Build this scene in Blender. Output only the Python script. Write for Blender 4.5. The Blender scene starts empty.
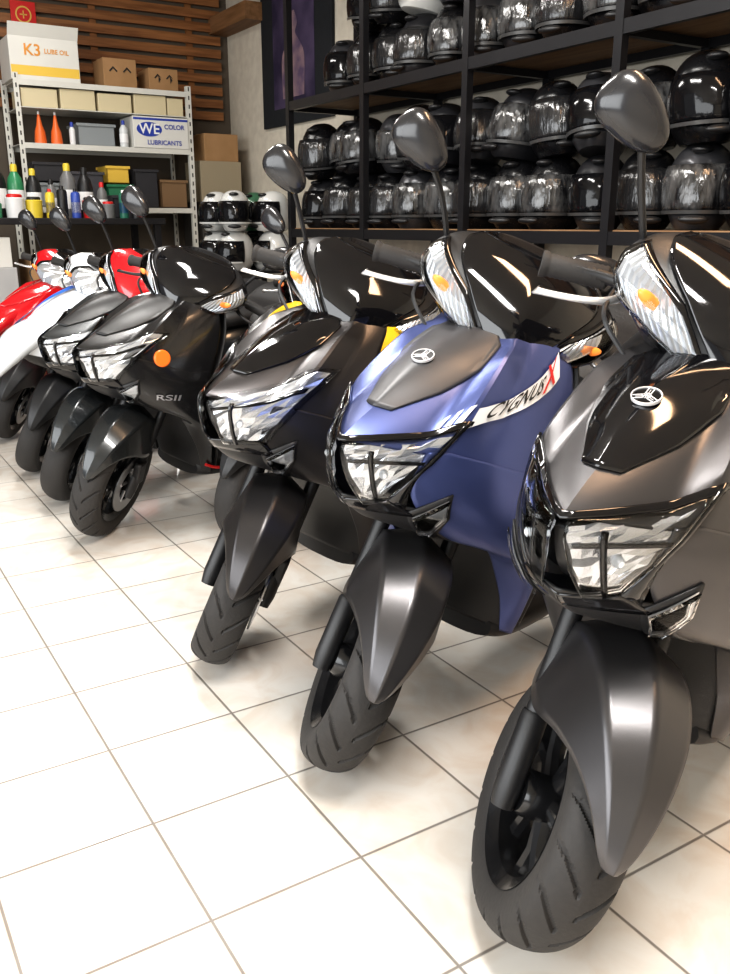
import bpy, math, random
from mathutils import Vector, Matrix
random.seed(7)
S=bpy.context.scene; COL=S.collection
S.view_settings.view_transform='Standard'
try: S.view_settings.look='Medium High Contrast'
except Exception: pass
R=math.radians
# ---------------------------------------------------------------- materials
MC={}
def M(name,col,rough=.5,metal=0.,coat=0.,col2=None,scale=20.,bump=0.,emit=0.,spec=.5,rvar=.05,stretch=None):
    if name in MC: return MC[name]
    m=bpy.data.materials.new(name); m.use_nodes=True; nt=m.node_tree; b=nt.nodes['Principled BSDF']
    b.inputs['Base Color'].default_value=(*col,1); b.inputs['Roughness'].default_value=rough
    b.inputs['Metallic'].default_value=metal; b.inputs['Coat Weight'].default_value=coat
    b.inputs['Coat Roughness'].default_value=.06
    b.inputs['Specular IOR Level'].default_value=spec
    tc=nt.nodes.new('ShaderNodeTexCoord'); nz=nt.nodes.new('ShaderNodeTexNoise'); nz.inputs['Scale'].default_value=scale
    nz.inputs['Detail'].default_value=4
    if stretch:
        mp=nt.nodes.new('ShaderNodeMapping'); mp.inputs['Scale'].default_value=stretch
        nt.links.new(tc.outputs['Object'],mp.inputs[0]); nt.links.new(mp.outputs[0],nz.inputs['Vector'])
    else: nt.links.new(tc.outputs['Object'],nz.inputs['Vector'])
    mr=nt.nodes.new('ShaderNodeMapRange'); mr.inputs[3].default_value=max(0,rough-rvar); mr.inputs[4].default_value=min(1,rough+rvar)
    nt.links.new(nz.outputs[0],mr.inputs[0]); nt.links.new(mr.outputs[0],b.inputs['Roughness'])
    if col2:
        rp=nt.nodes.new('ShaderNodeValToRGB'); rp.color_ramp.elements[0].color=(*col,1); rp.color_ramp.elements[1].color=(*col2,1)
        rp.color_ramp.elements[0].position=.35; rp.color_ramp.elements[1].position=.65
        nt.links.new(nz.outputs[0],rp.inputs[0]); nt.links.new(rp.outputs[0],b.inputs['Base Color'])
    if bump:
        bp=nt.nodes.new('ShaderNodeBump'); bp.inputs['Strength'].default_value=bump; bp.inputs['Distance'].default_value=.01
        nt.links.new(nz.outputs[0],bp.inputs['Height']); nt.links.new(bp.outputs[0],b.inputs['Normal'])
    if emit:
        b.inputs['Emission Color'].default_value=(*col,1); b.inputs['Emission Strength'].default_value=emit
    MC[name]=m; return m
def Mlens(name,col,fac=.25):
    if name in MC: return MC[name]
    m=bpy.data.materials.new(name); m.use_nodes=True; nt=m.node_tree; nt.nodes.remove(nt.nodes['Principled BSDF'])
    out=nt.nodes['Material Output']; t=nt.nodes.new('ShaderNodeBsdfTransparent'); t.inputs[0].default_value=(*col,1)
    g=nt.nodes.new('ShaderNodeBsdfGlossy'); g.inputs['Roughness'].default_value=.04
    f=nt.nodes.new('ShaderNodeLayerWeight'); f.inputs['Blend'].default_value=fac
    mx=nt.nodes.new('ShaderNodeMixShader'); nt.links.new(f.outputs['Fresnel'],mx.inputs[0])
    nt.links.new(t.outputs[0],mx.inputs[1]); nt.links.new(g.outputs[0],mx.inputs[2]); nt.links.new(mx.outputs[0],out.inputs[0])
    MC[name]=m; return m
BLK=M('black_plastic',(.012,.012,.013),.42,bump=.05,scale=300)
GLS=M('gloss_black',(.005,.005,.006),.07,coat=.4)
RUB=M('rubber',(.026,.024,.023),.7,bump=.1,scale=120)
CHR=M('chrome',(.85,.85,.87),.12,1.)
REF=M('lamp_silver',(.80,.81,.84),.2,.8)
SREF=M('signal_silver',(.62,.63,.65),.22,.65)
STL=M('steel',(.45,.45,.46),.3,1.)
RIM=M('rim_black',(.012,.012,.013),.22,.2,coat=.3)
LENS=Mlens('clear_lens',(.96,.97,.98))
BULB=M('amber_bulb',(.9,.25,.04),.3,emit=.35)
SEAT=M('seat_vinyl',(.02,.02,.021),.55,bump=.2,scale=150)
WHT=M('white_vinyl',(.8,.8,.8),.4)
REDV=M('red_vinyl',(.6,.02,.02),.35)
INK=M('black_ink',(.02,.02,.02),.5)
# ---------------------------------------------------------------- geometry helpers
def cm(L,u):
    n=len(L); u=max(0,min(u,n-1)); i=min(int(u),n-2); f=u-i
    a,b,c,d=L[max(i-1,0)],L[i],L[i+1],L[min(i+2,n-1)]
    return tuple(.5*(2*q+(r-p)*f+(2*p-5*q+4*r-s)*f*f+(-p+3*q-3*r+s)*f**3) for p,q,r,s in zip(a,b,c,d))
class G:
    def __init__(s): s.v=[]; s.f=[]; s.m=[]
    def add(s,vf,mi=0,X=None):
        o=len(s.v); vs,fs=vf
        s.v+=[(X@Vector(p)) if X else Vector(p) for p in vs]; s.f+=[tuple(i+o for i in f) for f in fs]; s.m+=[mi]*len(fs); return s
def grid(n,m,fn,closed=False):
    vs=[fn(i,j) for i in range(n) for j in range(m)]; fs=[]
    mm=m if closed else m-1
    for i in range(n-1):
        for j in range(mm):
            k=(j+1)%m; fs.append((i*m+j,i*m+k,(i+1)*m+k,(i+1)*m+j))
    return vs,fs
def tube(path,r,n=10,sm=0,flat=1.):
    P=[Vector(p) for p in path]; rr=r if isinstance(r,(list,tuple)) else [r]*len(P)
    if sm:
        L=[(*p,q) for p,q in zip(P,rr)]; N=(len(P)-1)*sm+1
        Q=[cm(L,i/sm) for i in range(N)]; P=[Vector(q[:3]) for q in Q]; rr=[q[3] for q in Q]
    vs=[];fs=[]; up=None
    for i,p in enumerate(P):
        t=(P[min(i+1,len(P)-1)]-P[max(i-1,0)]).normalized()
        if up is None:
            up=Vector((0,0,1)) if abs(t.z)<.9 else Vector((1,0,0))
        a=t.cross(up).normalized(); b=a.cross(t).normalized(); up=b
        for j in range(n):
            th=2*math.pi*j/n; vs.append(p+a*math.cos(th)*rr[i]+b*math.sin(th)*rr[i]*flat)
    for i in range(len(P)-1):
        for j in range(n):
            k=(j+1)%n; fs.append((i*n+j,i*n+k,(i+1)*n+k,(i+1)*n+j))
    fs.append(tuple(range(n-1,-1,-1))); fs.append(tuple((len(P)-1)*n+j for j in range(n)))
    return vs,fs
def lathe(prof,n=48,axis='y',c=(0,0,0),closed=True,fn=None):
    m=len(prof); vs=[];fs=[]
    for i in range(n):
        th=2*math.pi*i/n
        for (r,h) in prof:
            if fn: r=r-fn(th,h,r)
            if axis=='y': vs.append((c[0]+r*math.cos(th),c[1]+h,c[2]+r*math.sin(th)))
            elif axis=='z': vs.append((c[0]+r*math.cos(th),c[1]+r*math.sin(th),c[2]+h))
            else: vs.append((c[0]+h,c[1]+r*math.cos(th),c[2]+r*math.sin(th)))
    mm=m if closed else m-1
    for i in range(n):
        for j in range(mm):
            a=i*m+j; b=i*m+(j+1)%m; c2=((i+1)%n)*m+(j+1)%m; d=((i+1)%n)*m+j
            fs.append((a,b,c2,d))
    return vs,fs
def box(c,s,X=None):
    x,y,z=[q/2 for q in s]; vs=[Vector((c[0]+i*x,c[1]+j*y,c[2]+k*z)) for i in(-1,1) for j in(-1,1) for k in(-1,1)]
    if X: vs=[X@v for v in vs]
    return vs,[(0,1,3,2),(4,6,7,5),(0,4,5,1),(2,3,7,6),(0,2,6,4),(1,5,7,3)]
def ell(c,s,n=20,m=12,taper=0,X=None,e=1.):
    vs=[];fs=[]
    P=lambda q:math.copysign(abs(q)**e,q)
    for i in range(m+1):
        ph=-math.pi/2+math.pi*i/m
        for j in range(n):
            th=2*math.pi*j/n
            x=math.cos(ph)*math.cos(th);y=P(math.cos(ph))*P(math.sin(th));z=P(math.sin(ph))
            k=1+taper*y
            p=Vector((x*s[0]*k,y*s[1],z*s[2]*k))
            if X: p=X@p
            vs.append(Vector(c)+p)
    for i in range(m):
        for j in range(n): fs.append((i*n+j,i*n+(j+1)%n,(i+1)*n+(j+1)%n,(i+1)*n+j))
    return vs,fs
def loftx(st,n=22,k=6,e=.75):
    N=(len(st)-1)*k+1
    def fn(i,j):
        x,w,zb,zt=cm(st,i/k); th=2*math.pi*j/n; c=math.cos(th);s=math.sin(th)
        return (x,w*math.copysign(abs(c)**e,c),(zb+zt)/2+(zt-zb)/2*math.copysign(abs(s)**e,s))
    v,f=grid(N,n,fn,True); f.append(tuple(range(n-1,-1,-1))); f.append(tuple((N-1)*n+j for j in range(n))); return v,f
def OBJ(name,g,mats,parent=None,smooth=True,solid=0,bevel=0,label=None,kind=None,X=None,angle=40):
    if not isinstance(g,G): g=G().add(g)
    me=bpy.data.meshes.new(name); vs=[(X@v) for v in g.v] if X else g.v
    me.from_pydata([tuple(v) for v in vs],[],g.f)
    if not isinstance(mats,(list,tuple)): mats=[mats]
    for m in mats: me.materials.append(m)
    for p,mi in zip(me.polygons,g.m): p.material_index=mi; p.use_smooth=smooth
    me.validate(); me.update()
    o=bpy.data.objects.new(name,me); COL.objects.link(o)
    if parent: o.parent=parent
    if solid:
        q=o.modifiers.new('s','SOLIDIFY'); q.thickness=solid; q.offset=-1
    if bevel:
        q=o.modifiers.new('b','BEVEL'); q.width=bevel; q.segments=2; q.limit_method='ANGLE'
    if smooth and angle<180:
        try: me.set_sharp_from_angle(angle=R(angle))
        except Exception: pass
    if label: o['label']=label
    if kind: o['kind']=kind
    return o
def EMP(name,loc,label,cat,rot=(0,0,0),group=None):
    e=bpy.data.objects.new(name,None); e.location=loc; e.rotation_euler=rot; COL.objects.link(e); e.empty_display_size=.1
    e['label']=label; e['category']=cat
    if group: e['group']=group
    return e
def top(o,label,cat,group=None):
    o['label']=label; o['category']=cat
    if group: o['group']=group
    return o
def text_geo(s,size=1.,shear=0):
    c=bpy.data.curves.new('t','FONT'); c.body=s; c.size=size; c.align_x='CENTER'; c.align_y='CENTER'; c.offset=.016*size; c.shear=shear
    o=bpy.data.objects.new('t',c); COL.objects.link(o); bpy.context.view_layer.update()
    me=bpy.data.meshes.new_from_object(o.evaluated_get(bpy.context.evaluated_depsgraph_get()))
    vs=[v.co.copy() for v in me.vertices]; fs=[tuple(p.vertices) for p in me.polygons]
    bpy.data.objects.remove(o); return vs,fs
# hull -----------------------------------------------------------
class Hull:
    def __init__(s,L,crease=None): s.L=L; s.cr=crease
    def P(s,v,t):
        xc,zc,xe,ye,ze,k=cm(s.L,v); a=min(abs(t),1.2)*math.pi/2
        f=math.sin(min(a,math.pi/2)); g=1-math.cos(a); g=(1-k)*g+k*abs(t)
        f=(1-k*.5)*f+k*.5*min(abs(t),1)
        p=Vector((xc+(xe-xc)*g,math.copysign(ye*f,t),zc+(ze-zc)*g))
        if s.cr:
            for (tc,w,am,v0,v1) in s.cr:
                if v0<v<v1:
                    e=max(0,1-abs(abs(t)-tc)/w)*am*min(1,(v-v0)/1.2,(v1-v)/1.2)
                    p+=Vector((-.45*e,math.copysign(.35*e,t),e))
        return p
    def N(s,v,t):
        e=.03
        if abs(t)<.04: t=math.copysign(.04,t) if t else 0
        dt=s.P(v,t+e)-s.P(v,t-e); dv=s.P(min(v+e,len(s.L)-1),t)-s.P(max(v-e,0),t)
        n=dt.cross(dv)
        return n.normalized() if n.length>1e-9 else Vector((-1,0,0))
    def patch(s,rows,nv=4,nt=24,off=0.,bulge=0.,smooth=True):
        L=[r if len(r)==4 else (r[0],r[1],r[0],r[2]) for r in rows]; N=(len(L)-1)*nv+1
        def fn(i,j):
            if smooth: r=cm(L,i/nv)
            else:
                u=i/nv; q=min(int(u),len(L)-2); w=u-q; r=tuple(a*(1-w)+b*w for a,b in zip(L[q],L[q+1]))
            w=j/(nt-1); v=r[0]*(1-w)+r[2]*w; t=r[1]*(1-w)+r[3]*w
            o=off+bulge*math.sin(math.pi*i/(N-1))*math.sin(math.pi*w)
            return s.P(v,t)+s.N(v,t)*o
        return grid(N,nt,fn)
def mir(rows):
    return [(r[2],-r[3],r[0],-r[1]) if len(r)==4 else (r[0],-r[2],-r[1]) for r in rows]
FB=Hull([(.27,.915,.36,.10,.935,.2),(.20,.885,.37,.15,.875,.2),(.10,.85,.36,.18,.805,.25),(-.01,.803,.33,.20,.725,.35),
 (-.125,.745,.30,.212,.665,.55),(-.133,.70,.28,.215,.62,.55),(-.095,.625,.28,.215,.555,.5),(.0,.560,.30,.21,.475,.4),
 (.17,.52,.33,.20,.39,.2),(.28,.38,.36,.175,.30,.1),(.31,.25,.38,.15,.22,.1)],
 crease=[(.44,.13,.024,.5,4.4),(.80,.22,-.018,1.5,7.5)])
HB=Hull([(.385,1.03,.43,.12,1.03,.35),(.325,1.005,.41,.165,1.015,.4),(.270,.962,.385,.200,.985,.5),(.235,.91,.365,.205,.945,.55),(.230,.862,.355,.165,.900,.5),(.26,.83,.36,.09,.845,.4)])
AX=Vector((.454,0,.891)).normalized(); AP=Vector((.035,0,.235))
def wheel(name,par,cx,X,hi,disc=True):
    c=(cx,0,.232)
    half=[(.150,.036),(.158,.046),(.175,.052),(.198,.054),(.214,.048),(.225,.034),(.231,.017),(.233,0)]
    n=6 if hi else 2; prof=[cm(half,i/n) for i in range((len(half)-1)*n+1)]
    prof=[(r,-h) for r,h in prof]+[(r,h) for r,h in prof[-2::-1]]+[(.146,.03),(.146,-.03)]
    def gr(th,h,r):
        if r<.196: return 0
        u=(th*18/(2*math.pi)+abs(h)*17+ (0.5 if h>0 else 0))%1
        if u<.13 and abs(h)>.006: return .005
        return 0
    g=G()
    bp=[(.153,-.046),(.158,-.048),(.158,-.044),(.146,-.038),(.141,-.02),(.139,0),(.141,.02),(.146,.038),(.158,.044),(.158,.048),(.153,.046),(.134,.034),(.131,0),(.134,-.034)]
    g.add(lathe(bp,64,c=c)); g.add(lathe([(.001,-.055),(.034,-.055),(.04,-.045),(.04,.045),(.034,.055),(.001,.055)],24,c=c,closed=False))
    for k in range(5):
        a0=2*math.pi*k/5+.3
        for sgn in(-1,1):
            a=a0; b=a0+sgn*.28
            pts=[(c[0]+math.cos(a+sgn*.12)*.034,0,c[2]+math.sin(a+sgn*.12)*.034),(c[0]+math.cos(a+sgn*.12)*.085,0,c[2]+math.sin(a+sgn*.12)*.085),(c[0]+math.cos(b)*.137,0,c[2]+math.sin(b)*.137)]
            g.add(tube(pts,[.018,.015,.016],8))
    w=OBJ(name,g,RIM,par,X=X)
    OBJ('tire',lathe(prof,384 if hi else 64,c=c,fn=gr if hi else None),RUB,w,X=X,angle=30 if hi else 60,label='black rubber scooter tire with angled tread grooves')
    if disc:
        d=G().add(lathe([(.065,-.066),(.11,-.066),(.11,-.062),(.065,-.062)],40,c=c))
        for k in range(5):
            a=2*math.pi*k/5; d.add(tube([(c[0]+math.cos(a)*.03,-.064,c[2]+math.sin(a)*.03),(c[0]+math.cos(a+.3)*.07,-.064,c[2]+math.sin(a+.3)*.07)],.006,6))
        OBJ('brake_disc',d,STL,w,X=X)
    return w
def mirror(par,X,path,head,tilt,side):
    st=OBJ('mirror',tube(path+[head],[.0075]+[.006]*len(path),8,sm=4),BLK,par,X=X,label='black rear-view mirror on a thin stem')
    m=Matrix.Rotation(R(tilt*side),4,'X')@Matrix.Rotation(R(-8*side),4,'Z')
    hd=Vector(head)+Vector((0,.018*side,.012))
    OBJ('mirror_shell',ell(hd,(.026,.062,.041),28,18,taper=.24*side,X=m,e=.82),M('mirror_black',(.018,.018,.02),.22,coat=.3),st,X=X)
    OBJ('mirror_glass',ell(hd+Vector((.010,0,0)),(.0185,.056,.036),24,14,taper=.24*side,X=m,e=.82),CHR,st,X=X)
def emblem(par,v,mat,r=.021,off=.01):
    P=FB.P(v,0); N=FB.N(v,.02); N=Vector((N.x,0,N.z)).normalized(); U=(FB.P(v-.2,0)-FB.P(v+.2,0)); U=(U-N*U.dot(N)).normalized(); Rr=U.cross(N)
    F=Matrix((( Rr.x,U.x,N.x,0),(Rr.y,U.y,N.y,0),(Rr.z,U.z,N.z,0),(0,0,0,1))); F=Matrix.Translation(P+N*off)@F
    g=G(); g.add(lathe([(r*.93,-.002),(r,-.002),(r,.0025),(r*.93,.0025)],36,axis='z'),0)
    g.add(lathe([(.0001,.0005),(r*.94,.0005)],36,axis='z',closed=False),1)
    for k in range(3):
        A=Matrix.Rotation(R(120*k),4,'Z')
        for b in [((0,-.05*r,.0012),(.055*r,.50*r,.001)),((0,.24*r,.0012),(.42*r,.07*r,.001)),((-.18*r,.54*r,.0012),(.07*r,.66*r,.001)),((.18*r,.54*r,.0012),(.07*r,.66*r,.001)),((0,.48*r,.0012),(.035*r,.44*r,.001))]:
            g.add(box(*b),0,X=A)
    g.v=[F@v for v in g.v]
    OBJ('emblem',g,[M('emblem_silver',(.75,.75,.77),.35,.4),mat],par,smooth=False,label='round silver tuning-fork emblem')
def scooter(label,loc,yaw,lean,st):
    body=st['body']; body2=st.get('body2',body); hi=st.get('hi',False); badge=st.get('badge',body); SCL=st.get('scale',1.)
    E=EMP('scooter',(loc[0],loc[1],0),label,'scooter',group='row of parked scooters')
    E.rotation_euler=(Matrix.Rotation(R(yaw),4,'Z')@Matrix.Rotation(R(lean),4,'X')).to_euler(); E.scale=(SCL,)*3
    T=Matrix.Translation(AP)@Matrix.Rotation(R(st.get('steer',39)),4,AX)@Matrix.Translation(-AP)
    MW=Matrix.Rotation(R(yaw),4,'Z')@Matrix.Rotation(R(lean),4,'X')
    ws=st.get('wheel',.92)
    TW=T@Matrix.Translation((.03,0,0))@Matrix.Diagonal((ws,1,ws,1)); TF=T@Matrix.Translation((.02,0,-.008))
    fw=wheel('front_wheel',E,0,TW,hi)
    rw=wheel('rear_wheel',E,1.35,Matrix.Diagonal((.95,1,.95,1)),False,False)
    zmin=lambda w:min((MW@v.co).z for c in w.children if c.name.startswith('tire') for v in c.data.vertices)
    zz=-min(zmin(fw),zmin(rw)); E.location.z=zz*SCL
    for s in(-1,1):
        g=G(); b=Vector((.015,s*.074,.185))
        g.add(tube([b,b+AX*.03,b+AX*.15,b+AX*.155],[.018,.023,.022,.020],14),0); g.add(tube([b+AX*.15,b+AX*.36],.017,12),0)
        g.add(tube([(.03,s*.05,.214),(.03,s*.09,.214)],.013,10),0)
        OBJ('fork_leg',g,[BLK],E,X=T)
    OBJ('brake_caliper',box((.06,-.082,.28),(.055,.03,.09)),BLK,E,X=T,bevel=.008)
    # fender
    FS=[(25,.246,.012,.002),(30,.252,.026,.008),(42,.262,.048,.024),(56,.276,.070,.060),(70,.292,.087,.105),(88,.306,.098,.150),(108,.308,.098,.160),(130,.292,.088,.12),(152,.268,.06,.05)]
    def ff(i,j):
        ph,rr,w,dr=cm(FS,i/5); s=-1+2*j/32; q=abs(s)
        if q<.5: yy=q*1.44; dd=q*.30/.5*.55
        else: yy=.72+(q-.5)*.56; dd=.165+(q-.5)*1.67
        y=math.copysign(w*yy,s); r=rr-dr*dd-.012*q
        return (-r*math.cos(R(ph)),-y,.232+r*math.sin(R(ph)))
    OBJ('front_fender',grid((len(FS)-1)*5+1,33,ff),st.get('fender',body),E,X=TF,solid=.004,angle=60)
    # front shell
    OBJ('front_cowl',FB.patch([(0,-1,1),(1,-1,1),(2,-1,1),(3,-1,1),(4.05,-1,1)],nv=8,nt=81),body,E,solid=.004,angle=25)
    OBJ('badge_panel',FB.patch([(.35,-.24,.24),(1.1,-.35,.35),(2.0,-.33,.33),(2.7,-.23,.23),(3.3,-.09,.09)],nv=8,nt=25,off=.004,bulge=.010,smooth=False),badge,E,solid=.006)
    if st.get('emblem'): emblem(E,2.1,GLS if badge is GLS else BLK,off=.016)
    HT=.35
    for s in(1,-1):
        rows=[(3.98,HT,3.98,1),(4.6,HT-.01,4.6,1),(5.4,HT-.04,5.4,1),(6.2,HT,6.2,1),(7,.38,7,1),(7.7,.46,7.7,1),(8.5,.50,8.5,1),(9.2,.60,9.2,1),(9.9,.72,9.9,1)]
        if s<0: rows=mir(rows)
        OBJ('side_panel',FB.patch(rows,nv=5,nt=28,off=.002),body2,E,solid=.004,angle=25)
    OBJ('leg_shield',FB.patch([(7.2,-.50,.50),(8,-.52,.52),(9,-.64,.64),(10,-.85,.85)],nv=5,nt=25,off=-.008),BLK,E,solid=.004)
    OBJ('chin_cover',FB.patch([(5.85,-HT+.02,HT-.02),(6.3,-.37,.37),(6.8,-.40,.40),(7.4,-.48,.48)],nv=4,nt=31,off=.003),BLK,E,solid=.004)
    def inn(i,j):
        v=i/2; e=FB.P(v,1); s=-1+2*j/10
        return (e.x+.03+.03*(1-s*s),-e.y*s,e.z)
    OBJ('inner_shield',grid(21,11,inn),BLK,E,solid=.004)
    if not st.get('bar_light'):
        B=st.get('hl','A')=='B'
        hl=OBJ('headlight',FB.patch([(4.0,-HT-.02,HT+.02),(4.7,-HT-.02,HT+.02),(5.4,-HT-.02,HT+.02),(6.0,-HT,HT)],nv=5,nt=41,off=-.030),BLK,E,solid=.004,label='twin-lens headlight in black housing')
        for s in(1,-1):
            if B:
                rows=[(4.1,.03,2.60,.54),(4.6,.04,3.4,.50),(5.2,.06,4.7,.42),(5.85,.08,5.6,.33)]; rr=[(4.2,.05,2.80,.51),(4.7,.06,3.5,.47),(5.2,.08,4.8,.38),(5.7,.10,5.5,.31)]; dp=.003
            else:
                rows=[(4.15,.015,3.50,.43),(4.7,.02,4.10,.385),(5.35,.04,5.0,.315),(6.0,.09,5.75,.20)]
                rr=[(4.22,.03,3.60,.415),(4.72,.04,4.15,.37),(5.35,.06,5.0,.295),(5.92,.11,5.65,.185)]; dp=.0
            if s<0: rows=mir(rows); rr=mir(rr)
            OBJ('headlight_lens',FB.patch(rows,nv=5,nt=16,off=.007,bulge=.002,smooth=False),LENS,hl,solid=.002)
            v,f=FB.patch(rr,nv=3,nt=9,off=dp,smooth=False)
            v=[p+Vector((random.uniform(-.0035,.0035),random.uniform(-.002,.002),random.uniform(-.002,.002))) for p in v]
            OBJ('headlight_reflector',(v,f),REF,hl,smooth=False)
            # angular dark inner slats that divide the reflector cells
            for (va,ta,vb,tb) in (((4.25,.13,5.85,.15),(4.75,.05,4.3,.36)) if not B else ((4.15,.14,5.75,.15),(4.55,.05,3.4,.46))):
                bs=[(va,ta,vb,tb),(va+(.0 if tb-ta<.1 else .14),ta+(.022 if tb-ta<.1 else 0),vb+(.0 if tb-ta<.1 else .14),tb+(.022 if tb-ta<.1 else -.005))]
                if s<0: bs=mir(bs)
                OBJ('headlight_divider',FB.patch(bs,nv=2,nt=10,off=dp+.004,smooth=False),GLS,hl,solid=.003)
            P=FB.P(5.05,.20*s)+FB.N(5.05,.20*s)*(dp+.002)
            OBJ('headlight_bulb',ell(P,(.006,.009,.009)),M('bulb_glass',(.75,.78,.8),.1,coat=1),hl)
            bz=[(5.95,.0,5.70,.21),(6.05,.0,5.85,.26),(6.25,.0,6.1,.33)] if not B else [(5.8,.0,5.5,.30),(5.9,.0,5.7,.34),(6.1,.0,6.0,.36)]
            if s<0: bz=mir(bz)
            OBJ('headlight_trim',FB.patch(bz,nv=2,nt=14,off=.006,smooth=False),GLS,hl,solid=.006)
            if not B:
                br=[(4.0,.0,3.30,.46),(4.05,.0,3.38,.46),(4.15,.0,3.50,.44)]
                if s<0: br=mir(br)
                OBJ('headlight_trim',FB.patch(br,nv=2,nt=16,off=.006,smooth=False),GLS,hl,solid=.004)
                eg=[(3.34,.435,3.30,.46),(4.1,.385,4.1,.405),(5.0,.315,5.0,.335),(5.8,.20,5.9,.28)]
                if s<0: eg=mir(eg)
                OBJ('headlight_trim',FB.patch(eg,nv=4,nt=3,off=.006),GLS,hl,solid=.004)
            pl=[(6.10,.30,5.45,.47),(6.4,.30,6.0,.45),(6.85,.28,6.75,.33)]
            if s<0: pl=mir(pl)
            q=OBJ('position_lamp',FB.patch(pl,nv=3,nt=8,off=.013,smooth=False),LENS,E,solid=.002)
            OBJ('lamp_reflector',FB.patch(pl,nv=2,nt=4,off=.008,smooth=False),SREF,q,smooth=False)
            pf=[(6.0,.28,5.3,.49),(6.4,.27,6.0,.47),(7.0,.26,6.9,.35)]
            if s<0: pf=mir(pf)
            OBJ('lamp_housing',FB.patch(pf,nv=3,nt=8,off=.006,smooth=False),BLK,q,solid=.004)
    else:
        OBJ('front_grille',FB.patch([(4.0,-.5,.5),(5,-.5,.5),(6.0,-.46,.46)],nv=5,nt=25,off=.002),body,E,solid=.004)
        OBJ('nose_beak',tube([(.02,0,.74),(-.09,0,.69),(-.18,0,.61),(-.25,0,.53),(-.29,0,.47)],[.10,.105,.08,.045,.008],16,sm=4,flat=.55),body,E,label='long pointed front nose panel')
    # handlebar cover
    bl=st.get('bar_light')
    hc=OBJ('handlebar_cover',HB.patch([(0,-1,1),(1,-1,1),(2,-1,1),(3,-1,1),(4,-1,1),(5,-1,1)],nv=6,nt=49),st.get('bar',BLK),E,X=T,solid=.004)
    def bk(i,j):
        v=i/3; e=HB.P(v,1); s=-1+2*j/14
        return (e.x+.06*(1-s**4),-e.y*s,e.z+.01*(1-s*s))
    OBJ('dashboard',grid(16,15,bk),BLK,hc,X=T,solid=.004)
    def tp(i,j):
        a=HB.P(0,-1+2*j/14); s=-1+2*j/14; e=HB.P(0,1); b=Vector((e.x+.06*(1-s**4),e.y*s,e.z+.01*(1-s*s))); w=i/3
        return a*(1-w)+b*w+Vector((0,0,-.012*math.sin(math.pi*w)))
    OBJ('instrument_panel',grid(4,15,tp),GLS,hc,X=T,solid=.003)
    if bl:
        l=OBJ('headlight',HB.patch([(1.3,-.36,.36),(2.2,-.58,.58),(3.2,-.58,.58),(4.1,-.30,.30)],nv=6,nt=25,off=.004,bulge=.004),GLS,E,X=T,label='round clear headlight in the handlebar cowl')
        v,f=HB.patch([(1.5,-.3,.3),(2.3,-.5,.5),(3.2,-.5,.5),(3.9,-.25,.25)],nv=2,nt=11,off=.012)
        v=[Vector(p)+Vector((random.uniform(-.004,.004),0,0)) for p in v]
        OBJ('headlight_reflector',(v,f),REF,l,X=T,smooth=False)
        OBJ('headlight_lens',HB.patch([(1.4,-.33,.33),(2.3,-.55,.55),(3.2,-.55,.55),(4.0,-.27,.27)],nv=6,nt=25,off=.016,bulge=.014),LENS,l,X=T)
    OBJ('visor',HB.patch([(-.0,-.85,.85),(.8,-.78,.78),(1.6,-.62,.62),(2.4,-.40,.40),(3.2,-.24,.24),(4.1,-.07,.07)] if not bl else [(0,-.6,.6),(.6,-.5,.5),(1.2,-.35,.35)],nv=5,nt=33,off=.007,bulge=.003,smooth=False),st.get('visor',GLS),hc,X=T,solid=.005)
    for s in(1,-1):
        rows=[(2.80,.40,1.80,.84),(3.15,.33,2.4,.92),(3.55,.27,2.9,.94),(3.95,.21,3.40,.88)]
        fr=[(2.50,.40,1.40,.88),(3.0,.31,2.2,1.0),(3.6,.22,3.0,1.0),(4.3,.13,3.80,.93)]
        if bl: rows=[(2.2,.70,2.0,.98),(2.8,.68,2.7,.98),(3.4,.66,3.2,.9)]; fr=rows
        if s<0: rows=mir(rows); fr=mir(fr)
        q=OBJ('turn_signal',HB.patch(rows,nv=5,nt=14,off=.015,bulge=.003,smooth=False),LENS,E,X=T,solid=.002,label='clear wedge turn signal with amber bulb')
        OBJ('signal_housing',HB.patch(fr,nv=3,nt=14,off=.004,smooth=False),GLS,q,X=T,solid=.003)
        v,f=HB.patch(rows,nv=1,nt=22,off=.007,smooth=False)
        v=[Vector(p)+Vector((.0022 if (k%22)%2 else -.0012,0,0)) for k,p in enumerate(v)]
        OBJ('signal_reflector',(v,f),SREF,q,X=T,smooth=False)
        P=HB.P(2.95,.60*s)+HB.N(2.95,.60*s)*.010
        m=Matrix.Rotation(R(20*s),4,'X')
        OBJ('signal_bulb',ell(P,(.007,.024,.010),X=m),BULB,q,X=T)
        OBJ('handlebar',tube([(.41,s*.09,.93),(.42,s*.16,.925),(.44,s*.21,.92),(.455,s*.30,.905)],.011,10,sm=3),BLK,E,X=T)
        gg=G().add(lathe([(.012,.0)]+[(.0185+(.0015 if i%2 else 0),.004+i*.0043) for i in range(24)]+[(.022,.108),(.022,.114),(.012,.115)],20,axis='y',closed=False),0,X=Matrix.Translation((.448,.19,.92))@Matrix.Rotation(R(-6),4,'Z')@Matrix.Rotation(R(-10),4,'X'))
        if s<0: gg.v=[Vector((p.x,-p.y,p.z)) for p in gg.v]
        OBJ('grip',gg,RUB,E,X=T)
        OBJ('brake_lever',tube([(.42,s*.16,.915),(.385,s*.185,.900),(.365,s*.22,.890),(.372,s*.265,.878),(.383,s*.300,.870),(.385,s*.306,.870)],[.009,.008,.006,.0055,.006,.009],10,sm=4),st.get('lever',M('lever_silver',(.8,.8,.8),.25,.7)),E,X=T,label='curved hand brake lever')
        g=G().add(ell((.42,s*.165,.935),(.028,.026,.022))).add(tube([(.412,s*.165,.945),(.405,s*.17,.97)],.012,10))
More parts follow.
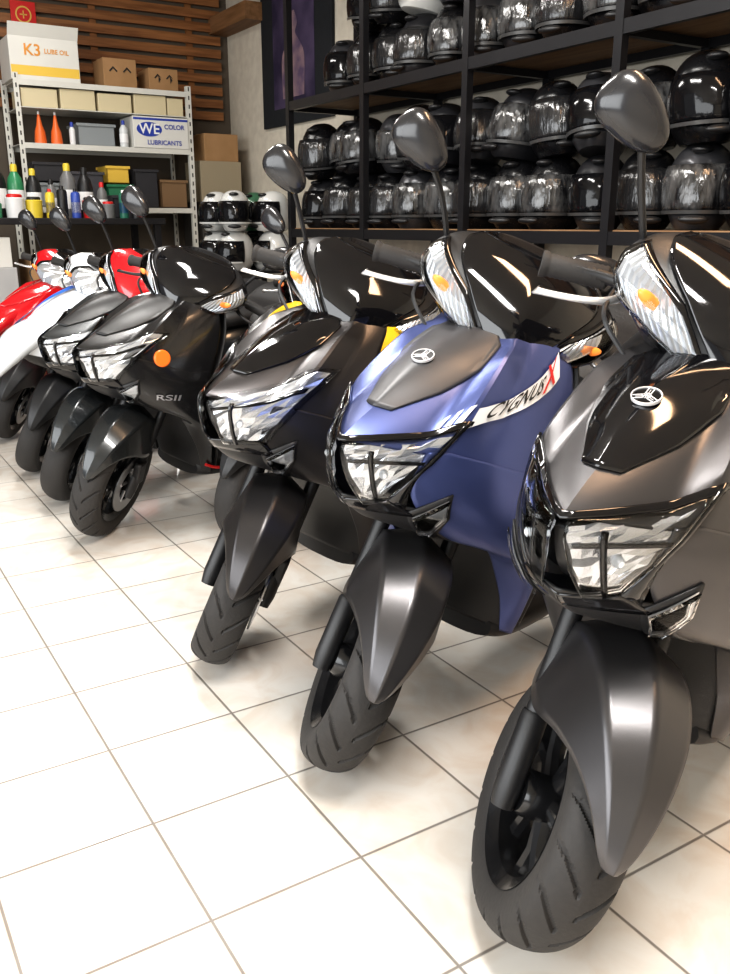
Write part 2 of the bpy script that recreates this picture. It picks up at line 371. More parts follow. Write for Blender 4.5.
        OBJ('brake_reservoir',g,BLK,E,X=T)
    my=st.get('my',.268); mz=st.get('mz',1.13)
    mirror(E,T,[(.405,.17,.96),(.403,.178,.99),(.388,.225,1.065)],(.372,my,mz),26,1)
    if st.get('fold',True): mirror(E,T,[(.405,-.17,.96),(.415,-.165,1.0),(.44,-.15,1.02)],(.475,-.12,1.03),0,-1)
    else: mirror(E,T,[(.405,-.17,.96),(.403,-.178,.99),(.388,-.225,1.065)],(.372,-.268,1.13),26,-1)
    OBJ('steering_column',tube([AP+AX*.31,AP+AX*.70],[.045,.045],16),BLK,E,X=T)
    for a in(.10,-.02): OBJ('brake_cable',tube([(.42,a+.08,.92),(.34,a+.10,.88),(.30,a+.05,.84),(.27,a,.80)],.004,6,sm=5),BLK,E,X=T)
    # rear
    OBJ('floorboard',loftx([(.34,.12,.20,.27),(.40,.155,.19,.28),(.6,.165,.18,.28),(.78,.15,.19,.30),(.86,.12,.22,.34)]),BLK,E)
    OBJ('rear_body',loftx([(.72,.06,.28,.66),(.76,.10,.28,.70),(.88,.15,.32,.745),(1.05,.172,.44,.765),(1.3,.168,.56,.80),(1.5,.12,.67,.84),(1.64,.05,.76,.86),(1.66,.02,.79,.85)]),st.get('rear',body2),E)
    OBJ('seat',loftx([(.74,.05,.70,.745),(.80,.10,.70,.79),(.95,.14,.72,.81),(1.12,.15,.74,.81),(1.24,.155,.77,.87),(1.42,.14,.80,.895),(1.55,.09,.82,.88),(1.58,.04,.84,.87)],k=7),SEAT,E)
    OBJ('engine_cover',loftx([(.86,.07,.17,.34),(1.0,.09,.15,.36),(1.25,.075,.17,.34),(1.4,.04,.2,.3)]),BLK,E,X=Matrix.Translation((0,-.13,0)),label='black engine and drive cover')
    g=G().add(tube([(.95,.02,.25),(1.05,.11,.22),(1.12,.135,.26)],.015,10,sm=4)).add(tube([(1.10,.135,.25),(1.14,.138,.27),(1.45,.15,.36),(1.52,.152,.38)],[.03,.05,.055,.04],16))
    OBJ('muffler',g,STL,E)
    def rf(i,j):
        ph=20+i*6; s=-1+2*j/10; r=.265-.03*abs(s)**2
        return (1.285-r*math.cos(R(ph)),-.075*s,.24+r*math.sin(R(ph)))
    OBJ('rear_fender',grid(24,11,rf),BLK,E,solid=.004)
    if st.get('rail',True): OBJ('grab_rail',tube([(1.38,.12,.85),(1.52,.11,.88),(1.62,.06,.90),(1.64,0,.905),(1.62,-.06,.90),(1.52,-.11,.88),(1.38,-.12,.85)],.011,8,sm=3),BLK,E)
    OBJ('tail_light',ell((1.645,0,.79),(.02,.05,.025)),REDV,E)
    fy=-.24; fz=.24*math.tan(R(lean))-zz+.008
    g=G().add(tube([(.74,-.12,.20),(.72,-.19,.10+fz/2),(.71,fy,fz)],.010,8,sm=3)).add(box((.70,fy,fz),(.06,.03,.006)))
    OBJ('side_stand',g,STL,E)
    ex=st.get('extra')
    if ex: ex(E,T)
    return E,T
def hulltext(par,s,h0,v0,t0,v1,t1,hgt,mat,off=.006,name='lettering',slant=.15):
    vs,fs=text_geo(s); xs=[v.x for v in vs]; x0,x1=min(xs),max(xs); ys=[v.y for v in vs]; y0,y1=min(ys),max(ys)
    out=[]
    for p in vs:
        u=(p.x-x0)/(x1-x0); w=(p.y-y0)/(y1-y0)-.5
        u2=u+slant*w/len(s)
        v=v0+(v1-v0)*u2-w*hgt; t=t0+(t1-t0)*u2
        out.append(h0.P(v,t)+h0.N(v,t)*off)
    OBJ(name,(out,fs),mat,par,smooth=False)
# paints
GREY=M('matte_grey_paint',(.092,.089,.092),.30,.78,scale=900,bump=.02)
GREY2=M('matte_charcoal_paint',(.058,.055,.056),.30,.75,scale=900,bump=.02)
BLUE=M('matte_blue_paint',(.085,.110,.27),.32,.65,scale=900,bump=.02)
BLKP=M('black_paint',(.012,.012,.013),.22,coat=.3)
DGRN=M('dark_metal_paint',(.025,.028,.03),.25,.3,coat=.5)
RED=M('red_paint',(.50,.008,.014),.18,coat=.8)
WHITE=M('white_paint',(.72,.75,.78),.2,coat=.6)
YEL=M('yellow_paint',(.80,.50,.02),.25,coat=.5)
MGREY=M('panel_grey',(.06,.06,.064),.4,.3)
BLV=M('blue_vinyl',(.02,.12,.5),.3)
def blue_extra(E,T):
    v,f=FB.patch([(1.05,-.83,3.05,-.45),(1.70,-.83,3.45,-.45)],nv=5,nt=40,off=.0055)
    OBJ('decal',(v,[tuple(reversed(q)) for q in f]),WHT,E,label='slim white decal stripe on the side panel')
    for k in range(3):
        b=-.435+.040*k
        v,f=FB.patch([(3.00+.10*k,b-.0,3.06+.10*k,b+.018),(3.50+.08*k,b+.022,3.54+.08*k,b+.040)],nv=5,nt=4,off=.0055)
        OBJ('decal',(v,f),WHT,E)
    hulltext(E,'CYGNUS',FB,2.98,-.49,1.92,-.71,.36,INK,off=.009,slant=.6)
    hulltext(E,'X',FB,1.85,-.715,1.50,-.79,.60,REDV,off=.009,slant=.2)
def yel_accent(E,T):
    OBJ('accent_panel',FB.patch([(.9,-1.0,.9,-.80),(1.6,-1.0,1.9,-.74),(2.2,-1.0,2.7,-.80)],nv=5,nt=12,off=.008,bulge=.006),YEL,E,label='glossy yellow panel on the shoulder')
def blk_extra(E,T):
    hulltext(E,'RSII',FB,6.1,-.58,5.75,-.76,.30,M('silver_letter',(.35,.35,.37),.3,.6),off=.008,slant=.4)
    P=FB.P(3.7,-.60); N=FB.N(3.7,-.60); q=N.to_track_quat('Z','Y').to_matrix().to_4x4()
    g=G().add(lathe([(.0001,.006),(.026,.006),(.03,.002),(.03,-.004)],28,axis='z',closed=False),X=Matrix.Translation(P+N*.006)@q)
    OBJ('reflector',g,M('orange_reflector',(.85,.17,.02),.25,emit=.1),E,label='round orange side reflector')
    OBJ('trim_stripe',tube([(.34,-.165,.27),(.42,-.176,.245),(.6,-.176,.25),(.8,-.165,.30)],.006,6,sm=4),REDV,E,label='thin red edge stripe')
def wh_extra(E,T):
    v,f=FB.patch(mir([(2.2,.5,2.2,.8),(4,.55,4,.85),(6,.6,6,.9),(8,.7,8,.95)]),nv=4,nt=12,off=.007)
    OBJ('decal',(v,f),BLV,E,label='blue stripe decal')
    OBJ('decal',FB.patch([(.6,.14,.6,.38),(2.5,.20,2.5,.36),(4.0,.18,4.0,.30)],nv=4,nt=8,off=.018),BLV,E,label='blue stripe decal')
def red_extra(E,T):
    v,f=FB.patch(mir([(3,.55,3,.7),(5,.6,5,.75),(7,.7,7,.8)]),nv=4,nt=6,off=.007)
    OBJ('decal',(v,f),WHT,E)
sc=[]
sc.append(scooter('matte dark grey scooter with gloss black emblem panel',(.838,.855),20,6,dict(body=GREY,badge=GLS,hi=True,emblem=True,steer=39,mz=1.14)))
sc.append(scooter('matte blue scooter with grey emblem panel and white side decal',(.810,1.40),20,9,dict(body=BLUE,badge=MGREY,fender=GREY,hi=True,emblem=True,extra=blue_extra,steer=39,my=.285)))
sc.append(scooter('matte charcoal scooter with large clear headlight',(.785,1.94),20,9,dict(body=GREY2,badge=GLS,hi=True,hl='B',scale=.985,extra=yel_accent,steer=38)))
sc.append(scooter('black scooter with yellow front panel parked farther back',(1.20,2.70),20,6,dict(body=BLKP,fender=BLK,bar=BLK,badge=YEL,rear=YEL,steer=10,rail=False,scale=.92)))
sc.append(scooter('black scooter with round orange side reflector',(.789,3.05),20,9,dict(body=BLKP,badge=BLK,fender=DGRN,hi=True,extra=blk_extra,lever=BLK,fold=False,hl='B',scale=.95,wheel=1.0,steer=28)))
sc.append(scooter('dark grey scooter with red handlebar cowl',(.786,3.54),20,9,dict(body=DGRN,bar=RED,visor=RED,badge=BLK,hl='B',scale=.93,steer=32)))
sc.append(scooter('white scooter with blue stripe and handlebar headlight',(.78,4.05),20,9,dict(body=WHITE,bar=WHITE,badge=WHITE,fender=BLK,bar_light=True,extra=wh_extra,scale=.9)))
sc.append(scooter('red scooter with handlebar headlight',(.80,4.80),20,9,dict(body=RED,bar=RED,badge=RED,fender=BLK,bar_light=True,extra=red_extra,scale=.9)))
# ---------------------------------------------------------------- room
def tile_mat():
    m=bpy.data.materials.new('floor_tiles'); m.use_nodes=True; nt=m.node_tree; b=nt.nodes['Principled BSDF']
    geo=nt.nodes.new('ShaderNodeNewGeometry'); mp=nt.nodes.new('ShaderNodeMapping'); mp.inputs['Location'].default_value=(-.405+.284*20,-1.12+.284*20,0)
    br=nt.nodes.new('ShaderNodeTexBrick'); br.offset=0; br.squash=1
    for k,v in(('Scale',1),('Mortar Size',.0042),('Mortar Smooth',.7),('Bias',0),('Brick Width',.284),('Row Height',.284)): br.inputs[k].default_value=v
    br.inputs['Color1'].default_value=(.79,.76,.71,1); br.inputs['Color2'].default_value=(.74,.70,.64,1); br.inputs['Mortar'].default_value=(.24,.22,.20,1)
    nt.links.new(geo.outputs['Position'],mp.inputs[0]); nt.links.new(mp.outputs[0],br.inputs['Vector'])
    nz=nt.nodes.new('ShaderNodeTexNoise'); nz.inputs['Scale'].default_value=7; nz.inputs['Detail'].default_value=8; nz.inputs['Distortion'].default_value=1.5
    nt.links.new(geo.outputs['Position'],nz.inputs['Vector'])
    rp=nt.nodes.new('ShaderNodeValToRGB'); rp.color_ramp.elements[0].color=(.84,.74,.66,1); rp.color_ramp.elements[1].color=(1,1,1,1); rp.color_ramp.elements[0].position=.35; rp.color_ramp.elements[1].position=.6
    nt.links.new(nz.outputs[0],rp.inputs[0])
    mx=nt.nodes.new('ShaderNodeMix'); mx.data_type='RGBA'; mx.blend_type='MULTIPLY'; mx.inputs[0].default_value=.5
    nt.links.new(br.outputs['Color'],mx.inputs[6]); nt.links.new(rp.outputs[0],mx.inputs[7]); nt.links.new(mx.outputs[2],b.inputs['Base Color'])
    mr=nt.nodes.new('ShaderNodeMapRange'); mr.inputs[3].default_value=.10; mr.inputs[4].default_value=.7
    nt.links.new(br.outputs['Fac'],mr.inputs[0]); nt.links.new(mr.outputs[0],b.inputs['Roughness'])
    bp=nt.nodes.new('ShaderNodeBump'); bp.inputs['Distance'].default_value=.002; bp.inputs['Strength'].default_value=.5; bp.invert=True
    nt.links.new(br.outputs['Fac'],bp.inputs['Height']); nt.links.new(bp.outputs[0],b.inputs['Normal'])
    return m
XW=3.18; YF=7.2; ZC=3.05
WALL=M('beige_wall',(.60,.55,.46),.8,bump=.1,scale=15,col2=(.53,.48,.40))
OBJ('floor',box((.3,2.0,-.05),(6.4+.6,11,.1)),tile_mat(),smooth=False,kind='structure')
OBJ('wall_right',box((XW+.05,2,ZC/2),(.1,11,ZC)),WALL,smooth=False,kind='structure')
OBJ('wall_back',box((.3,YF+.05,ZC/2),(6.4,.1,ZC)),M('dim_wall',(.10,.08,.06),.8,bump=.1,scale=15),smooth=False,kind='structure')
OBJ('wall_front',box((.3,-3.4,ZC/2),(6.4,.1,ZC)),WALL,smooth=False,kind='structure')
OBJ('ceiling',box((.3,2,ZC+.05),(6.4,11,.1)),M('ceiling_paint',(.4,.37,.32),.8),smooth=False,kind='structure')
WOOD=M('wood_slat',(.17,.065,.02),.55,col2=(.30,.13,.045),scale=3,stretch=(1,12,12))
WOODY=M('wood_beam',(.16,.08,.03),.6,col2=(.25,.13,.06),scale=3,stretch=(12,1,12))
g=G()
for k in range(12): g.add(box((.9,YF-.03,1.92+k*.092),(4.4,.03,.062)))
for k in range(6): g.add(box((-.9+k*.75,YF-.01,2.45),(.05,.02,1.1)))
OBJ('trim_1',g,WOOD,smooth=False,kind='structure')
OBJ('trim_2',box((XW-.08,6.85,2.58),(.16,.7,.12)),WOODY,smooth=False,kind='structure')
g=G()
for k in range(4): g.add(box((-.2+k*.95,5.9,2.96),(.09,2.5,.12)))
OBJ('trim_3',g,WOODY,smooth=False,kind='structure')
# rack
RX=2.64
RK=M('rack_steel',(.012,.012,.014),.4,.2)
PLY=M('plywood',(.20,.11,.055),.6,col2=(.30,.18,.09),scale=4,stretch=(8,1,8))
rk=EMP('steel_rack',(RX,0,0),'tall black steel storage rack with plywood shelves','rack')
YS=[5.1,4.25,3.38,2.49,1.6,.7]
for y in YS:
    for x in(0,.48):
        OBJ('post',box((x,y,1.4),(.035,.04,2.8)),RK,rk,smooth=False,label='black steel rack post')
for z in(1.06,1.79,2.50):
    OBJ('shelf_board',box((.24,2.9,z-.01),(.46,4.44,.02)),PLY,rk,smooth=False)
    g=G()
    for x in(0,.48): g.add(box((x-.001,2.9,z-.03),(.028,4.4,.05)))
    for y in YS: g.add(box((.24,y,z-.04),(.46,.03,.03)))
    OBJ('shelf_beam',g,RK,rk,smooth=False)
# helmets
def helmet_meshes():
    n,m=36,26
    def fn(i,j):
        ph=-math.pi/2+math.pi*i/(m-1); th=2*math.pi*j/n
        cx=math.cos(ph)**.8; x=cx*math.cos(th);y=cx*math.sin(th);z=math.sin(ph)
        lo=max(0,-z)
        X=-x*.138-(.075*lo if x>0 else -.045*lo)*abs(x)-(.012*lo); Y=y*.118*(1-.10*lo); Z=z*.158
        if x>.3 and -.070<Z<.075: X*=.91; Y*=.96
        Z=max(Z,-.130-(.0 if x>0 else 0))
        return (X,Y,Z+.130)
    sh=G().add(grid(n=m,m=n,fn=fn,closed=True))
    def vf(i,j):
        z=-.070+.150*i/8; a=R(-86+172*j/24); k=math.sqrt(max(0,1-(z/.158)**2))**.8
        lo=max(0,-z/.158)
        return (-math.cos(a)*(.150+.05*lo)*k-.010-.008*math.sin(i/8*math.pi)*math.cos(a),math.sin(a)*.127*k,z+.130)
    vi=G().add(grid(9,25,vf))
    tr=G()
    def tf(i,j):
        z=-.055+.012*i; a=R(-80+160*j/30); k=math.sqrt(max(0,1-((z)/.158)**2))**.8; lo=.35
        return(-math.cos(a)*.170*k-.012,math.sin(a)*.128*k,z-.022+.130)
    tr.add(grid(2,31,tf))
    vent=G().add(ell((-.088,0,.258),(.038,.035,.014)))
    cv=G().add(ell((-.176,0,.035),(.022,.05,.014)))
    return sh,vi,tr,vent,cv
HG=helmet_meshes()
HM={'black':M('helmet_black',(.006,.006,.007),.28,spec=.35),'grey':M('helmet_grey',(.014,.014,.016),.4,spec=.3),'white':M('helmet_white',(.55,.55,.53),.25,coat=.5),
 'silver':M('helmet_silver',(.06,.06,.065),.3,.5),'green':M('helmet_green',(.05,.14,.08),.3,coat=.5)}
VIS=M('visor_smoke',(.006,.006,.007),.10,bump=.3,scale=8,spec=.35)
VISC=M('visor_wrapped',(.018,.018,.019),.16,bump=1.,scale=34,spec=.7,stretch=(1,1,.22))
VISF=M('visor_clear_film',(.09,.09,.09),.14,coat=.3,bump=1.,scale=30,spec=.6,stretch=(1,1,.3),col2=(.006,.006,.007))
proto={}
def helmet(loc,col,rz,grp,vis=VIS,sc=1.,what='on a shelf',tilt=0,roll=0):
    key=(col,vis.name)
    if key not in proto:
        tm=M('trim_light',(.6,.6,.58),.4) if col in('white','green') else M('trim_dark_metal',(.10,.10,.10),.3,.5)
        proto[key]=objs=(OBJ('helmet',HG[0],HM[col]),OBJ('visor',HG[1],vis,solid=.002),OBJ('visor_trim',HG[2],tm),OBJ('top_vent',HG[3],BLK),OBJ('chin_vent',HG[4],BLK))
    else:
        objs=tuple(o.copy() for o in proto[key])
        for o in objs: o.parent=None; COL.objects.link(o)
    a=objs[0]; a.location=loc; a.rotation_euler=(R(roll),R(tilt),R(rz)); a.scale=(sc,sc,sc)
    for o in objs[1:]: o.parent=a
    nm={'black':'glossy black','grey':'dark grey','white':'white','silver':'silver','green':'green'}[col]
    top(a,f'{nm} full-face helmet with smoked visor {what}','helmet',grp)
    return a
cols=['black','black','grey','black','black','silver','black','black','grey']
VL=[VIS,VISC,VISC,VISF]
for z in(1.06,1.06+.295):
    y=1.75
    while y<5.05:
        up=z>1.2
        helmet((RX+.21+random.uniform(-.03,.02),y+random.uniform(-.012,.012)*up,z),random.choice(cols),random.uniform(-5,60),'helmets stacked on the middle shelf',random.choice(VL),random.uniform(1.02,1.09),'on the middle shelf',random.uniform(-10,10)*up,random.uniform(-8,8)*up); y+=.250
for z in(1.79,1.79+.295):
    y=1.95
    while y<(4.95 if z<1.9 else 4.6):
        up=z>1.9
        helmet((RX+.21,y,z),random.choice(cols+(['white'] if up else [])),random.uniform(-5,60),'helmets on the upper shelf',random.choice(VL),random.uniform(1.02,1.07),'on the upper shelf',random.uniform(-10,10)*up,random.uniform(-8,8)*up); y+=.256
# boxes etc
CARD=M('cardboard',(.36,.21,.10),.8,col2=(.31,.18,.08),scale=6)
CARDW=M('white_carton',(.70,.69,.64),.6,col2=(.65,.64,.60),scale=4)
TAPE=M('packing_tape',(.50,.36,.20),.25)
FACEY=Matrix.Rotation(R(90),4,'X')
def carton(loc,size,mat,label,texts=(),rz=0,bands=(),name='cardboard_box',flaps=False,patches=()):
    b=OBJ(name,box((0,0,size[2]/2),size),mat,smooth=False,bevel=.004); b.location=loc; b.rotation_euler=(0,0,R(rz)); top(b,label,'box')
    OBJ('tape',box((0,0,size[2]+.0008),(size[0],.045,.001)),TAPE,b,smooth=False)
    for (dx,dz,w,h,mt) in patches:
        OBJ('printed_logo',lathe([(.0001,0),(1,0)],28,axis='y',closed=False),mt,b,smooth=False,X=Matrix.Translation((dx,-size[1]/2-.002,size[2]/2+dz))@Matrix.Diagonal((w/2,1,h/2,1)))
    for (s,h,dx,dz,mt) in texts:
        v,f=text_geo(s,h); OBJ('lettering',G().add((v,f),X=Matrix.Translation((dx,-size[1]/2-.004,size[2]/2+dz))@FACEY),mt,b,smooth=False)
    for (z0,z1,mt) in bands:
        OBJ('printed_band',box((0,-size[1]/2-.0008,(z0+z1)/2),(size[0]*.98,.001,z1-z0)),mt,b,smooth=False)
    if flaps:
        OBJ('flap',box((0,0,0),(size[0],.002,.09),X=Matrix.Translation((0,-size[1]/2-.02,size[2]+.035))@Matrix.Rotation(R(30),4,'X')),mat,b,smooth=False)
    return b
BLUEI=M('blue_ink',(.03,.06,.35),.4); YI=M('yellow_ink',(.75,.5,.08),.4); ORI=M('orange_ink',(.7,.3,.05),.4)
WS=M('white_steel',(.62,.61,.56),.45)
ws=EMP('storage_shelf',(1.41,6.7,0),'white slotted-angle steel shelf loaded with shop supplies','shelf')
for x in(0,1.22):
    for y in(0,.42):
        g=G().add(box((x,y,1.03),(.035,.004,2.06))).add(box((x+(.016 if x==0 else -.016),y+.016*(1 if y==0 else -1),1.03),(.004,.035,2.06)))
        for q in range(34): g.add(box((x,y-.0025,.06+q*.06),(.009,.001,.028)),1)
        OBJ('post',g,[WS,BLK],ws,smooth=False)
for z in(.25,.75,1.2,1.62,1.85,2.02):
    g=G().add(box((.61,.21,z-.003),(1.2,.42,.006)))
    if z!=1.85: g.add(box((.61,.0,z-.018),(1.2,.006,.036))).add(box((.61,.42,z-.018),(1.2,.006,.036)))
    OBJ('shelf_board',g,WS,ws,smooth=False)
carton((1.62,6.88,2.02),(.46,.32,.27),CARDW,'white carton with yellow print and open flap on top shelf',[('K3',.10,-.08,.05,ORI),('LUBE OIL',.04,.08,.05,ORI)],bands=[(.03,.09,YI)],flaps=True)
carton((2.14,6.86,2.02),(.24,.24,.19),CARD,'plain brown cardboard box on top shelf',[('\u2191 \u2191',.09,.0,.0,INK)])
carton((2.46,6.86,2.02),(.22,.24,.15),CARD,'small brown cardboard box on top shelf',[('\u2191 \u2191',.08,.0,.0,INK)])
carton((2.40,6.84,1.62),(.42,.30,.215),CARDW,'white carton with blue lettering on the middle shelf',[('WE',.10,-.09,.02,WHT),('COLOR',.045,.10,.04,BLUEI),('LUBRICANTS',.045,.02,-.07,BLUEI)],bands=[(.19,.205,BLUEI)],patches=[(-.09,.02,.19,.10,BLUEI)])
CRM=M('cream_plastic',(.6,.52,.34),.5)
for i,x in enumerate((1.56,1.82,2.08,2.34,2.53)):
    w=.24 if i<4 else .12
    carton((x,6.87,1.852),(w,.3,.12+.01*(i%2)),CRM,'cream-yellow parts box in a row under the top shelf',name='parts_box',texts=[('No.'+str(i+1),.03,0,0,INK)] if 0 else ())
def bin_(loc,size,mat,label,cat='bin',name='storage_bin'):
    w,d,h=size; g=G()
    g.add(box((0,0,.004),(w,d,.008)))
    for s in(-1,1): g.add(box((s*(w/2-.003),0,h/2),(.006,d,h))).add(box((0,s*(d/2-.003),h/2),(w,.006,h))).add(box((0,s*(d/2+.004),h-.01),(w+.02,.012,.02)))
    o=OBJ(name,g,mat,smooth=False,bevel=.002); o.location=loc; top(o,label,cat); return o
DB=M('black_bin_plastic',(.03,.03,.035),.5); DB2=M('dark_bin_plastic',(.06,.06,.07),.5); GPL=M('grey_plastic',(.25,.27,.28),.5); GNP=M('green_plastic',(.03,.2,.10),.5)
bin_((1.94,6.88,1.62),(.26,.26,.15),GPL,'grey plastic bin on white shelf')
bin_((1.58,6.86,1.202),(.24,.3,.16),GPL,'grey plastic storage bin on white shelf')
bin_((1.84,6.86,1.202),(.22,.3,.24),DB2,'dark plastic storage bin on white shelf')
bin_((2.07,6.86,1.202),(.18,.3,.16),GNP,'green plastic storage bin on white shelf')
bin_((2.27,6.86,1.202),(.17,.3,.27),DB,'tall black plastic storage bin on white shelf')
bin_((2.48,6.86,1.202),(.20,.3,.20),M('brown_bin',(.2,.12,.06),.6),'brown storage bin on white shelf')
bin_((1.58,6.86,1.37),(.2,.24,.13),DB,'black parts tray stacked on a grey bin')
bin_((2.07,6.86,1.37),(.16,.24,.12),YI,'yellow parts tray stacked on a green bin')
def bottle(loc,prof,mat,capm,label,name='bottle',cat='bottle',caph=.03,capr=.012,band=None,sc=1.):
    H=prof[-1][1]
    o=OBJ(name,lathe([(.0001,0)]+prof,20,axis='z',closed=False),mat); o.location=loc; o.scale=(sc,sc,sc); top(o,label,cat)
    OBJ('cap',lathe([(.0001,H+caph),(capr*.8,H+caph),(capr,H+caph*.7),(capr,H-.002),(.0001,H-.002)],16,axis='z',closed=False),capm,o)
    if band: OBJ('product_label',lathe([(prof[0][0]+.001,H*.2),(prof[0][0]+.001,H*.6)],20,axis='z',closed=False),band,o)
    return o
OR=M('orange_plastic',(.75,.15,.03),.4); YP=M('yellow_can',(.65,.50,.05),.3); GRP=M('green_can',(.04,.22,.10),.3)
cone=[(.04,0),(.04,.02),(.034,.08),(.02,.12),(.008,.19)]
spr=[(.032,0),(.033,.005),(.033,.16),(.028,.175),(.012,.182)]
btl=[(.035,0),(.036,.14),(.03,.17),(.013,.20)]
tub=[(.05,0),(.055,.10),(.056,.11),(.05,.115)]
WC=M('white_cap',(.7,.7,.7),.4)
for x in(1.55,1.66): bottle((x,6.76,1.62),cone,OR,WC,'orange squeeze bottle with pointed nozzle','squeeze_bottle','bottle',.02,.008)
bottle((1.765,6.74,1.62),[(.02,0),(.02,.1),(.01,.12)],WC,BLUEI,'small white bottle on the white shelf')
bottle((2.13,6.73,1.62),[(.03,0),(.03,.12),(.012,.15)],M('clear_bottle',(.6,.62,.62),.2),BLUEI,'clear bottle with blue cap on white shelf',band=WHT)
# workbench
wb=EMP('workbench',(1.05,6.15,0),'black steel workbench crowded with supplies','workbench')
OBJ('bench_top',box((0,0,1.10),(2.1,.55,.04)),RK,wb,smooth=False,bevel=.004)
OBJ('lower_shelf',box((0,0,.55),(2.02,.5,.03)),RK,wb,smooth=False)
for x in(-1.0,1.0):
    for y in(-.24,.24): OBJ('leg',box((x,y,.54),(.04,.04,1.08)),RK,wb,smooth=False)
random.seed(3)
GB=M('grey_bottle',(.15,.15,.15),.4); BC=M('blue_can',(.04,.08,.35),.3)
cans=[BLK,GRP,WC,YP,YP,BLK,BC,M('red_can',(.5,.02,.02),.3),GB,M('dkgreen_can',(.03,.15,.1),.3),BLK,GRP]
xx=.93
for i,mm in enumerate(cans):
    p=random.choice([spr,spr,btl,tub]); w=.058 if p is tub else .04
    xx+=w
    if xx>2.0: break
    bottle((xx,6.02+random.uniform(-.02,.02),1.12),p,mm,random.choice([BLK,REDV,WHT,BLK]),'aerosol can or bottle standing on workbench','spray_can','can',.02,.013 if p is not tub else .045,band=random.choice([None,WHT,BLUEI]),sc=random.uniform(.75,1.05)); xx+=w
for i in range(8):
    bottle((1.02+i*.11,6.22,1.12),btl,random.choice([BLK,GRP,GB,GB]),random.choice([REDV,BLK,YP]),'oil bottle standing on workbench','oil_bottle','bottle',.03,.015,band=WHT,sc=random.uniform(1.0,1.5))
bin_((1.95,6.28,1.12),(.2,.22,.15),DB,'black parts tray on the workbench')
carton((.95,6.1,.565),(.38,.35,.26),M('grey_box',(.40,.40,.40),.6),'light grey box on lower bench shelf',name='storage_box')
carton((.95,6.1,.825),(.34,.32,.18),CARDW,'white box on lower bench shelf',name='storage_box')
carton((1.40,6.1,.565),(.36,.35,.30),CARD,'brown cardboard box on lower bench shelf')
carton((1.82,6.1,.565),(.36,.35,.22),M('green_box',(.05,.16,.10),.5),'dark green box on lower bench shelf',name='storage_box')
carton((.95,6.1,0),(.4,.4,.38),M('dark_box',(.06,.06,.07),.6),'dark storage box under the workbench',name='storage_box')
carton((1.5,6.1,0),(.45,.4,.34),CARD,'brown cardboard box under the workbench')
carton((2.9,6.9,0),(.42,.4,1.25),M('dark_cabinet',(.05,.045,.04),.6),'tall dark cabinet against the back wall',name='storage_cabinet')
carton((2.88,6.9,1.25),(.34,.32,.30),M('cream_carton',(.30,.25,.17),.7),'cream cardboard box on the dark cabinet')
carton((2.90,6.9,1.55),(.28,.28,.2),CARD,'brown cardboard box on top of a cream box')
# low stand with helmets
HX,HY=2.26,5.52
hs=EMP('helmet_stand',(HX,HY,0),'low black shelf holding stacked helmets','shelf')
for z in(.40,.80): OBJ('shelf_board',box((.25,.0,z-.01),(.54,.58,.02)),RK,hs,smooth=False)
for x in(-.01,.51):
    for y in(-.28,.28): OBJ('post',box((x,y,.39),(.03,.03,.78)),RK,hs,smooth=False)
for i,(dx,dy,z,c) in enumerate([(.12,-.14,.80,'white'),(.12,.14,.80,'white'),(.39,-.14,.80,'white'),(.39,.14,.80,'black'),(.12,-.14,1.04,'white'),(.39,-.14,1.04,'white'),(.12,.14,1.04,'white'),(.39,.14,1.04,'green')]):
    helmet((HX+dx,HY+dy,z),c,random.uniform(-50,100),'helmets on the low stand',VIS,.86,'on a low stand')
# poster
pb=OBJ('poster_board',box((XW-.015,6.0,2.25),(.02,1.05,.95)),M('poster_black',(.02,.022,.025),.7,spec=.2),smooth=False); top(pb,'large black poster board on the wall','poster')
OBJ('printed_picture',box((XW-.027,6.02,2.28),(.002,.62,.78)),M('poster_picture',(.025,.02,.045),.6,col2=(.08,.06,.11),scale=4,spec=.2),pb,smooth=False)
OBJ('printed_figure',G().add(tube([(XW-.030,6.02,1.95),(XW-.030,6.02,2.2),(XW-.030,6.02,2.30),(XW-.030,6.02,2.36),(XW-.030,6.02,2.42),(XW-.030,6.02,2.5)],[.16,.17,.10,.04,.075,.03],16,sm=3),X=Matrix.Translation((XW-.03,0,0))@Matrix.Diagonal((.01,1,1,1))@Matrix.Translation((-XW+.03,0,0))),M('poster_figure',(.30,.20,.20),.6,col2=(.10,.07,.12),scale=6,spec=.2),pb)
ch=OBJ('wall_charm',box((1.60,7.135,2.50),(.17,.01,.17)),REDV,smooth=False); top(ch,'small red and gold paper charm on wooden slats','decoration')
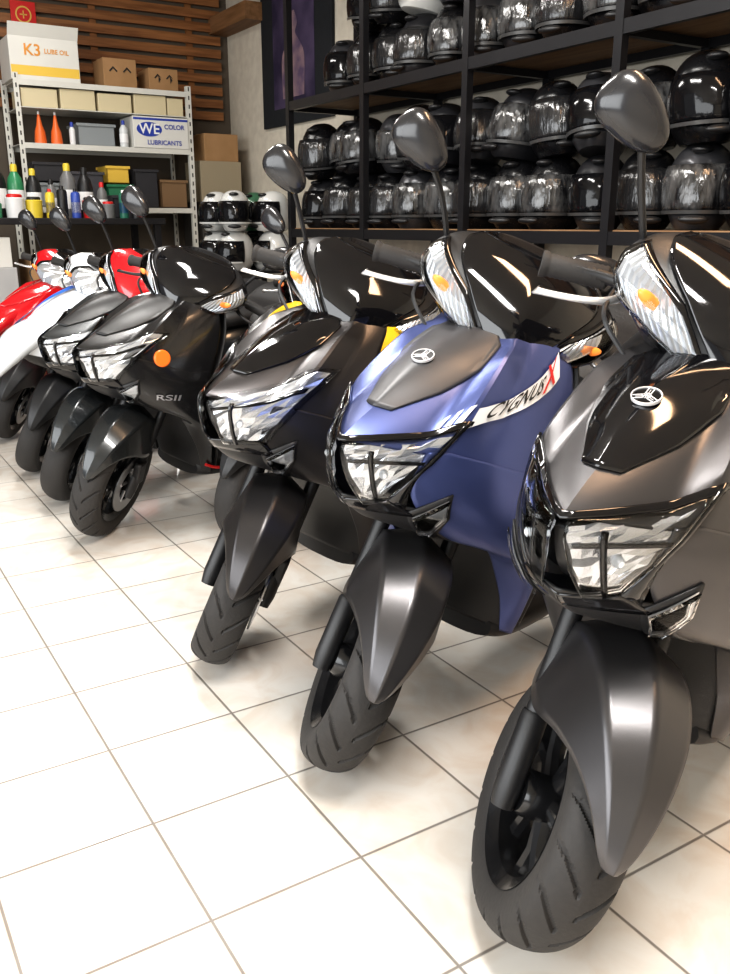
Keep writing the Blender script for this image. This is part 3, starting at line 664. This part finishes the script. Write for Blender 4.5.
OBJ('charm_pattern',G().add(lathe([(.045,0),(.055,0)],24,axis='y',c=(1.60,7.128,2.50),closed=False)).add(box((1.60,7.128,2.50),(.05,.001,.008))).add(box((1.60,7.128,2.50),(.008,.001,.05))),M('gold_ink',(.7,.45,.1),.4),ch,smooth=False)
# ---------------------------------------------------------------- lights
def area(name,loc,rot,sx,sy,e,col=(1,1,1)):
    l=bpy.data.lights.new(name,'AREA'); l.shape='RECTANGLE'; l.size=sx; l.size_y=sy; l.energy=e; l.color=col
    o=bpy.data.objects.new(name,l); o.location=loc; o.rotation_euler=rot; COL.objects.link(o)
TG=M('tube_glow',(1,.97,.92),.5,emit=6); TGW=M('warm_fill_glow',(1,.75,.5),.5,emit=4)  # warm glow belongs to the added fill fixture only
for i,(x,y) in enumerate([(.6,.2),(1.0,2.8),(1.2,5.2),(2.0,.7)]):  # last entry is an added warm fill, put in to tint the near floor
    f=EMP('ceiling_lamp_or_fill',(x,y,ZC-.05),'long unseen ceiling lamp, the warm one added as fill light','lamp',group='ceiling lamps')
    OBJ('lamp_housing',box((0,0,.02),(.18,1.2,.06)),WS,f,smooth=False)
    for dx in(-.05,.05): OBJ('lamp_or_fill_tube',tube([(dx,-.57,-.03),(dx,.57,-.03)],.013,10),TGW if i==3 else TG,f)
    area('tube_or_fill_light',(x,y,ZC-.12),(0,0,0),.25,1.2,[78,62,32,30][i],(1,.62,.36) if i==3 else (1,.97,.93))  # orange-tinted one is the added floor fill
area('shopfront_daylight',(-2.9,.6,1.7),(0,R(-80),0),2.4,6.0,255,(.96,.985,1))
w=bpy.data.worlds.new('w'); S.world=w; w.use_nodes=True; w.node_tree.nodes['Background'].inputs[0].default_value=(.95,.97,1,1); w.node_tree.nodes['Background'].inputs[1].default_value=.4
# ---------------------------------------------------------------- camera
c=bpy.data.cameras.new('cam'); c.sensor_fit='VERTICAL'; c.sensor_height=36; c.lens=880/974*36; c.clip_start=.02
co=bpy.data.objects.new('camera',c); co.location=(0,0,1.08); co.rotation_euler=(R(90-16.6),0,R(-31.9)); COL.objects.link(co); S.camera=co
